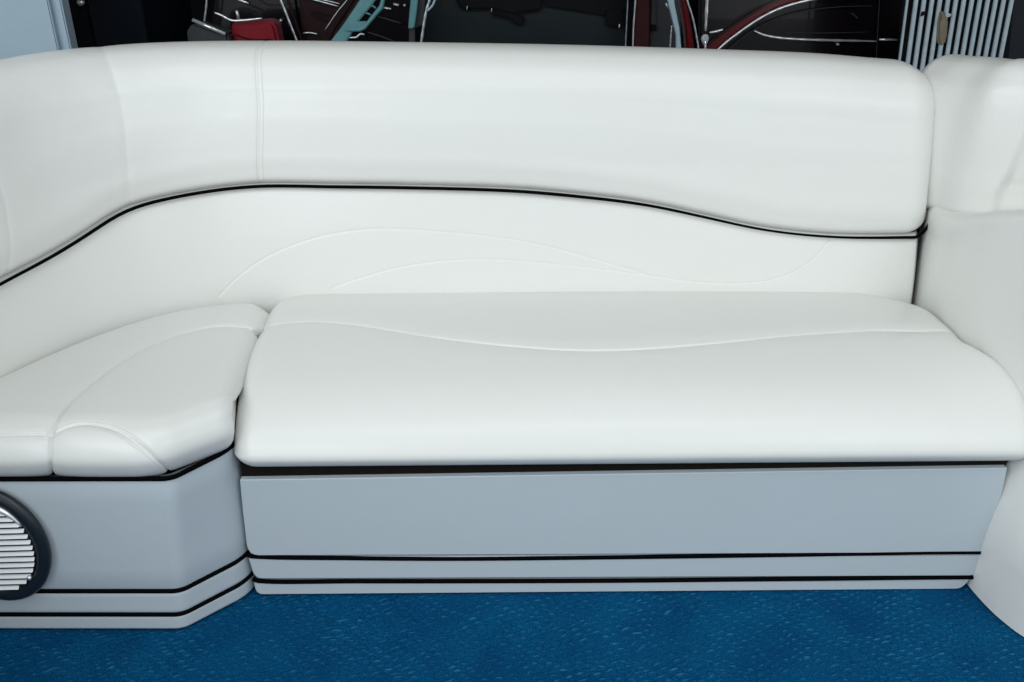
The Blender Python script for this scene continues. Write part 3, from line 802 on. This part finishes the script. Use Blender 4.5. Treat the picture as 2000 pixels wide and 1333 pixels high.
t = thing('metal_door', at(40, 60, 1.3), 'pale blue grey metal door leaf behind the left end of the lounge', 'door')
column('door_leaf', -420, 106, 1.30, .05, -.04, 1.75, M_PALE, t); column('door_edge', 108, 131, 1.32, .05, -.04, 1.75, M_PALE, t)
t = thing('cabinet', at(210, 60, 1.9), 'tall dark navy cabinet between the pale door and the black opening', 'cabinet')
column('cabinet_body', 128, 287, 1.93, .5, -.04, 1.9, M_NAVY, t)
column('door', 131, 178, 1.90, .025, 0.0, 1.86, M_BLACK, t); column('door', 181, 285, 1.90, .025, 0.0, 1.86, M_NAVY, t)
k = PY(163, 4, 1.89); tube('knob', [k, k + [0, -.03, 0]], [.008, .011], M_CHROME, t)

t = thing('tilted_bumper', at(405, 60, 1.75), 'tilted charcoal bumper piece with a bright chrome strip, left of the red lamp', 'car part')
slab('bumper_body', [(364, 62), (370, 52), (378, 46), (445, 68), (447, 84), (447, 200), (380, 160), (364, 68)], 1.75, .10, M_GREY, t, .008)
rod('chrome_strip', [(376, 39), (440, 67)], 1.735, .0062, M_CHROME, t)
t = thing('chrome_rod', at(402, 40, 1.78), 'thin upright chrome rod standing just behind the tilted bumper piece', 'rod')
rod('rod', [(405, -60), (403, 10), (399, 46), (397, 140)], 1.95, .0035, M_CHROME, t)
t = thing('red_tail_lamp', at(500, 60, 1.8), 'rounded dark red tail lamp with a chrome line along its top', 'tail lamp')
slab('lens', rounded([(452, 45, 6), (535, 40, 16), (545, 84, 6), (545, 180, 0), (448, 180, 0)], 0), 1.80, .09, M_RED, t, .012)
rod('chrome_trim', [(419, 25), (432, 30), (452, 40), (475, 40), (512, 36)], 1.785, .0040, M_CHROME, t)
rod('lens_edge', [(459, 67), (475, 74), (495, 78), (530, 77)], 1.795, .0022, M_DKMAROON, t)
t = thing('dark_car_tail', at(480, 60, 2.0), 'black rear body of a parked car behind the red tail lamp', 'car')
slab('body_panel', [(432, -80), (572, -80), (600, 90), (600, 300), (415, 300), (412, 30)], 2.05, .4, M_CARBLACK, t, .02)
rod('chrome_moulding', [(440, -10), (462, -2), (486, 7)], 2.035, .0045, M_CHROME, t)
for q in ((549, 40), (545, 50), (543, 65)):
    p = PY(*q, 2.04); tube('rivet', [p + [0, .01, 0], p + [0, -.008, 0]], .0055, M_CHROME, t)
p = PY(462, 21, 2.04); tube('lamp_stalk', [p + [0, .02, -.05], p + [0, 0, 0]], .006, M_BRUSH, t)

t = thing('dark_maroon_car_door', at(620, 60, 2.0), 'dark maroon car door with slanted pillars, left of the teal bracket', 'car')  # door lining, window frame and pillars only, no whole car
slab('lining', [(575, -80), (740, -80), (720, -40), (655, 60), (640, 90), (610, 300), (585, 300), (592, 90)], 1.98, .06, M_DKMAROON, t, .006)
rod('window_frame', [(535, -30), (549, 2), (566, 45), (580, 82), (600, 150)], 1.94, .0045, M_BRUSH, t)
rod('window_frame', [(550, -30), (563, 2), (578, 45), (590, 82), (608, 150)], 1.94, .0055, M_DKMAROON, t)
rod('pillar', [(730, -50), (700, 3), (672, 45), (645, 86), (600, 160)], 1.93, .012, M_DKMAROON, t)
rod('pillar_edge', [(708, -50), (678, 0), (660, 22), (634, 60)], 1.92, .0018, M_BRUSH, t)
rod('trim_strip', [(590, -6), (625, 3), (661, 13)], 1.965, .0032, M_BRUSH, t); rod('trim_strip', [(605, -6), (640, 2), (664, 8)], 1.965, .0025, M_BRUSH, t)
rod('trim_strip', [(606, 21), (630, 27), (642, 31)], 1.965, .0025, M_DKMAROON, t); rod('trim_strip', [(606, 28), (625, 35), (640, 42)], 1.965, .0025, M_DKMAROON, t)
rod('trim_strip', [(592, 65), (606, 64.5), (620, 67)], 1.965, .0032, M_BRUSH, t)

t = thing('teal_bracket', at(690, 60, 1.75), 'slanted teal metal bracket with dark slots, behind the left part of the backrest', 'bracket')
slab('main_bar', [(645, 82), (668, 52), (706, -4), (740, -50), (765, -50), (728, 8), (700, 42), (676, 84), (640, 170), (600, 170)], 1.70, .03, M_TEAL, t, .004)
rod('outer_bar', [(747, -50), (748, 0), (745, 14), (733, 28), (712, 54), (704, 58), (680, 60)], 1.70, .0075, M_TEAL, t, False)
slab('foot_plate', [(684, 43), (716, 42), (713, 56), (706, 61), (672, 61)], 1.695, .012, M_TEAL, t, .002)
rod('rung', [(720, 14), (727, 12), (735, 17)], 1.71, .003, M_TEAL, t); rod('rung', [(708, 26), (716, 26), (725, 30)], 1.71, .003, M_TEAL, t)
rod('hook', [(682, 74), (696, 73), (704, 67), (712, 68)], 1.69, .0035, M_BRUSH, t)

t = thing('black_car_door', at(770, 60, 2.1), 'black car door panel with chrome dashes, between the teal bracket and teal strip', 'car door')
slab('door_panel', [(690, -80), (806, -80), (806, 300), (660, 300)], 2.10, .06, M_CARBLACK, t, .006)
rod('chrome_dash', [(747, 15), (764, 18)], 2.09, .0040, M_CHROME, t); rod('chrome_dash', [(768, 8), (779, 11)], 2.09, .0042, M_CHROME, t)
rod('chrome_dash', [(788, 10.5), (792, 11)], 2.09, .0042, M_CHROME, t)
rod('trim_strip', [(738, 33), (760, 39), (783, 46)], 2.09, .0035, M_GREY, t); rod('trim_strip', [(717, 63), (745, 72), (772, 82)], 2.09, .0035, M_GREY, t)

t = thing('teal_strip', at(805, 50, 1.8), 'upright teal strip hanging beside a thin silver bar, left of the dark windscreen', 'strip')
slab('strip', [(808, -60), (822, -60), (814, 20), (809, 55), (797, 57), (800, 20)], 1.80, .02, M_TEAL, t, .003)
slab('backing', [(816, -60), (836, -60), (826, 48), (810, 56), (812, 200), (796, 200), (799, 57), (808, 54)], 1.83, .02, M_GREY, t, .002)
t = thing('silver_bar', at(828, 60, 1.8), 'thin slanted silver bar standing at the left edge of the dark windscreen', 'rod')
rod('bar', [(848, -60), (842, -10), (833, 20), (826, 60), (820, 110), (812, 200)], 1.79, .0048, M_BRUSH, t)
rod('upper_brace', [(862, -50), (850, -2), (844, 12), (832, 24)], 1.79, .004, M_PALE, t)

t = thing('dark_windscreen', at(1030, 60, 2.4), 'wide smoked grey windscreen of a parked vehicle behind the middle of the backrest', 'windscreen')
slab('glass', [(822, -90), (1226, -90), (1226, 320), (822, 320)], 2.40, .02, M_GLASS, t, .003)
column('lower_frame', 815, 1232, 2.42, .3, -.04, .62, M_BLACK, t)
slab('dark_seat_back', [(880, -60), (1062, -60), (1060, 22), (1000, 30), (960, 20), (905, 22), (893, 12)], 2.37, .03, M_BLACK, t, .01)
slab('mirror_arm', [(960, 22), (1010, 30), (1026, 34), (1022, 50), (1008, 49), (992, 36), (958, 30)], 2.365, .03, M_BLACK, t, .006)
slab('sun_visor', [(1062, -60), (1226, -60), (1226, 20), (1190, 34), (1130, 24), (1062, 14)], 2.38, .02, M_BLACK, t, .006)
slab('latch_block', [(1184, 20), (1216, 18), (1218, 52), (1185, 52)], 2.36, .03, M_BLACK, t, .004)
rod('latch_pin', [(1209, 47), (1210, 50), (1209, 55)], 2.355, .0035, M_CHROME, t); rod('latch_pin', [(913, 12), (912, 16), (912, 20)], 2.355, .0018, M_BRUSH, t); rod('latch_pin', [(961, 16), (960, 20), (960, 24)], 2.355, .0018, M_BRUSH, t)
rod('silver_edge', [(1227, -60), (1226, 8), (1224, 50), (1222, 92), (1220, 200)], 2.36, .0032, M_BRUSH, t)

t = thing('maroon_post', at(1253, 60, 2.2), 'broad upright dark maroon post with a silver edge, right of the dark windscreen', 'post')
slab('post', [(1243, -60), (1270, -60), (1267, 200), (1236, 200), (1238, 60)], 2.20, .05, noisy(mat('dull_maroon', (.036, .007, .008), .6, spec=.15), 20, .25), t, .004)
rod('edge_trim', [(1243, -60), (1241, 0), (1237, 60), (1235, 200)], 2.19, .0034, M_BRUSH, t)
t = thing('charcoal_door_lining', at(1295, 60, 2.2), 'charcoal door lining with a black latch between the maroon post and the pale strip', 'car door')
slab('lining', [(1272, -60), (1330, -60), (1330, 200), (1268, 200)], 2.26, .04, M_GREY, t, .004)
slab('latch', [(1270, 50), (1283, 49), (1282, 60), (1269, 60)], 2.235, .02, M_BLACK, t, .003)
slab('armrest_pad', [(1273, -20), (1283, -20), (1281, 49), (1271, 49)], 2.24, .03, M_GREY, t, .004)
p = pl([(1300, 6), (1306, 17)], 2.23); tube('hinge', p, .005, M_BRUSH, t)
rod('silver_edge', [(1312, 50), (1310, 75), (1309, 92), (1308, 150)], 2.22, .0032, M_CHROME, t)

t = thing('curved_maroon_door', at(1345, 60, 2.1), 'curved maroon car door edge with a pale blue inner strip, standing open', 'car door')
slab('inner_strip', [(1296, -40), (1313, -30), (1318, 10), (1327, 55), (1331, 95), (1334, 200), (1322, 200), (1321, 70), (1310, 25), (1304, 0)], 2.10, .03, M_PALE, t, .003)
rod('dark_edge', [(1318, -30), (1326, 5), (1334, 50), (1338, 95), (1341, 200)], 2.10, .0045, M_GREY, t)
slab('door_skin', [(1324, -40), (1337, -35), (1343, 10), (1351, 55), (1357, 98), (1361, 200), (1343, 200), (1341, 95), (1336, 40), (1329, 0)], 2.10, .05, M_MAROON, t, .008)
rod('edge_trim', [(1333, -50), (1342, 0), (1353, 35), (1361, 75), (1364, 95), (1367, 200)], 2.095, .0034, M_BRUSH, t)
t = thing('chrome_stay', at(1378, 60, 2.0), 'upright chrome stay with a faceted bracket at its foot, left of the maroon wheel arch', 'bracket')
rod('upright', [(1382, -60), (1381, 0), (1378, 61)], 2.00, .0058, M_CHROME, t)
rod('side_arm', [(1386, 64), (1398, 62), (1412, 58)], 1.995, .0042, M_CHROME, t)
slab('bracket', [(1378, 66), (1386, 72), (1383, 82), (1377, 92), (1372, 82), (1369, 76)], 1.985, .02, M_BRUSH, t, .004)
rod('foot', [(1378, 80), (1377.5, 92), (1376, 200)], 1.98, .004, M_CHROME, t)

t = thing('maroon_car', at(1580, 60, 2.4), 'black sided car with a maroon wheel arch and chrome moulding, left of the ribbed tin', 'car')
slab('body_side', [(1365, -120), (1722, -120), (1714, 30), (1708, 320), (1365, 320)], 2.45, .4, M_CARBLACK, t, .01)
slab('rear_panel', [(1724, -120), (1764, -120), (1764, 320), (1711, 320), (1716, 30)], 2.45, .4, M_CARBLACK, t, .006)
arc_o = catmull([(1330, 170), (1352, 128), (1382, 94), (1430, 57), (1480, 25), (1530, 0), (1590, -24), (1660, -38), (1740, -44)], 6)
arc_i = catmull([(1346, 180), (1370, 138), (1402, 97), (1450, 57), (1497, 27), (1540, 9), (1600, -4), (1660, -12), (1740, -16)], 6)
slab('wheel_arch', [tuple(q) for q in arc_o] + [tuple(q) for q in arc_i[::-1]], 2.38, .07, M_MAROON, t, .008)
rod('arch_trim', [(1350, 180), (1372, 138), (1402, 98), (1450, 59), (1497, 29), (1540, 11), (1600, -3), (1660, -10), (1740, -14)], 2.365, .0056, M_CHROME, t)
rod('inner_lip', [(1402, 120), (1425, 96), (1462, 66), (1500, 45), (1560, 24), (1640, 14), (1705, 12)], 2.43, .0022, M_GREY, t)
rod('side_moulding', [(1472, 60), (1490, 68), (1520, 74), (1570, 77.5), (1640, 79.5), (1712, 81)], 2.435, [.0028] * 3 + [.0055] * 38 , M_CHROME, t) if False else rod('side_moulding', [(1472, 60), (1490, 68), (1520, 74), (1570, 77.5), (1640, 79.5), (1712, 81)], 2.435, .0052, M_CHROME, t)
rod('rear_moulding', [(1717, 77.5), (1753, 78.5)], 2.435, .0046, M_CHROME, t)
rod('door_seam', [(1722, -60), (1716, 30), (1712, 110), (1708, 250)], 2.44, .0022, M_GREY, t)
rod('body_crease', [(1530, 64), (1600, 65), (1700, 63)], 2.446, .0022, M_GREY, t)
p = PY(1636, 87, 2.44); tube('door_lock', [p + [0, .01, 0], p + [0, -.008, 0]], .0055, M_BRUSH, t)
rod('handle_end', [(1662, 26), (1668, 30), (1676, 37)], 2.43, .0035, M_GREY, t)

t = thing('ribbed_tin_panel', at(1860, 60, 1.9), 'leaning galvanised tin panel of upright ribs with a rusty dent, behind the right corner', 'metal panel')
Yt = 1.9
slab('recess_shade_sheet', [(1768, -80), (1988, -80), (1950, 330), (1740, 330)], Yt + .06, .01, M_BLACK, t, 0)  # black sheet stands in for the shade in the recesses between ribs
for i in range(14):
    xt = 1771 + i * 15.6; xb = 1757 + i * 15.05
    w = 7.9 if i else 4.5
    def X(f, e): return xt + (xb - xt) * (f + 0.0) + e
    rib = slab('rib', [(X(-.7, 0), -76), (X(-.7, w), -76), (X(3., w), 320), (X(3., 0), 320)], Yt, .010, M_TIN, t, .0022)
slab('dent', [(1838, 20), (1848, 28), (1853, 44), (1851, 70), (1846, 88), (1836, 90), (1831, 76), (1833, 45)], Yt - .010, .03, M_RUST, t, .006)
slab('torn_edge', [(1801, 24), (1810, 22), (1807, 29), (1799, 33)], Yt - .006, .008, M_BLACK, t, .001)
slab('torn_flap', [(1848, 24), (1860, 29), (1855, 34), (1847, 34)], Yt - .014, .012, M_TIN, t, .002)
t = thing('dark_board', at(2000, 60, 2.0), 'plain dark board standing right of the ribbed tin panel', 'board')
column('board', 1962, 2180, 2.0, .04, -.04, 1.7, M_NAVY, t)
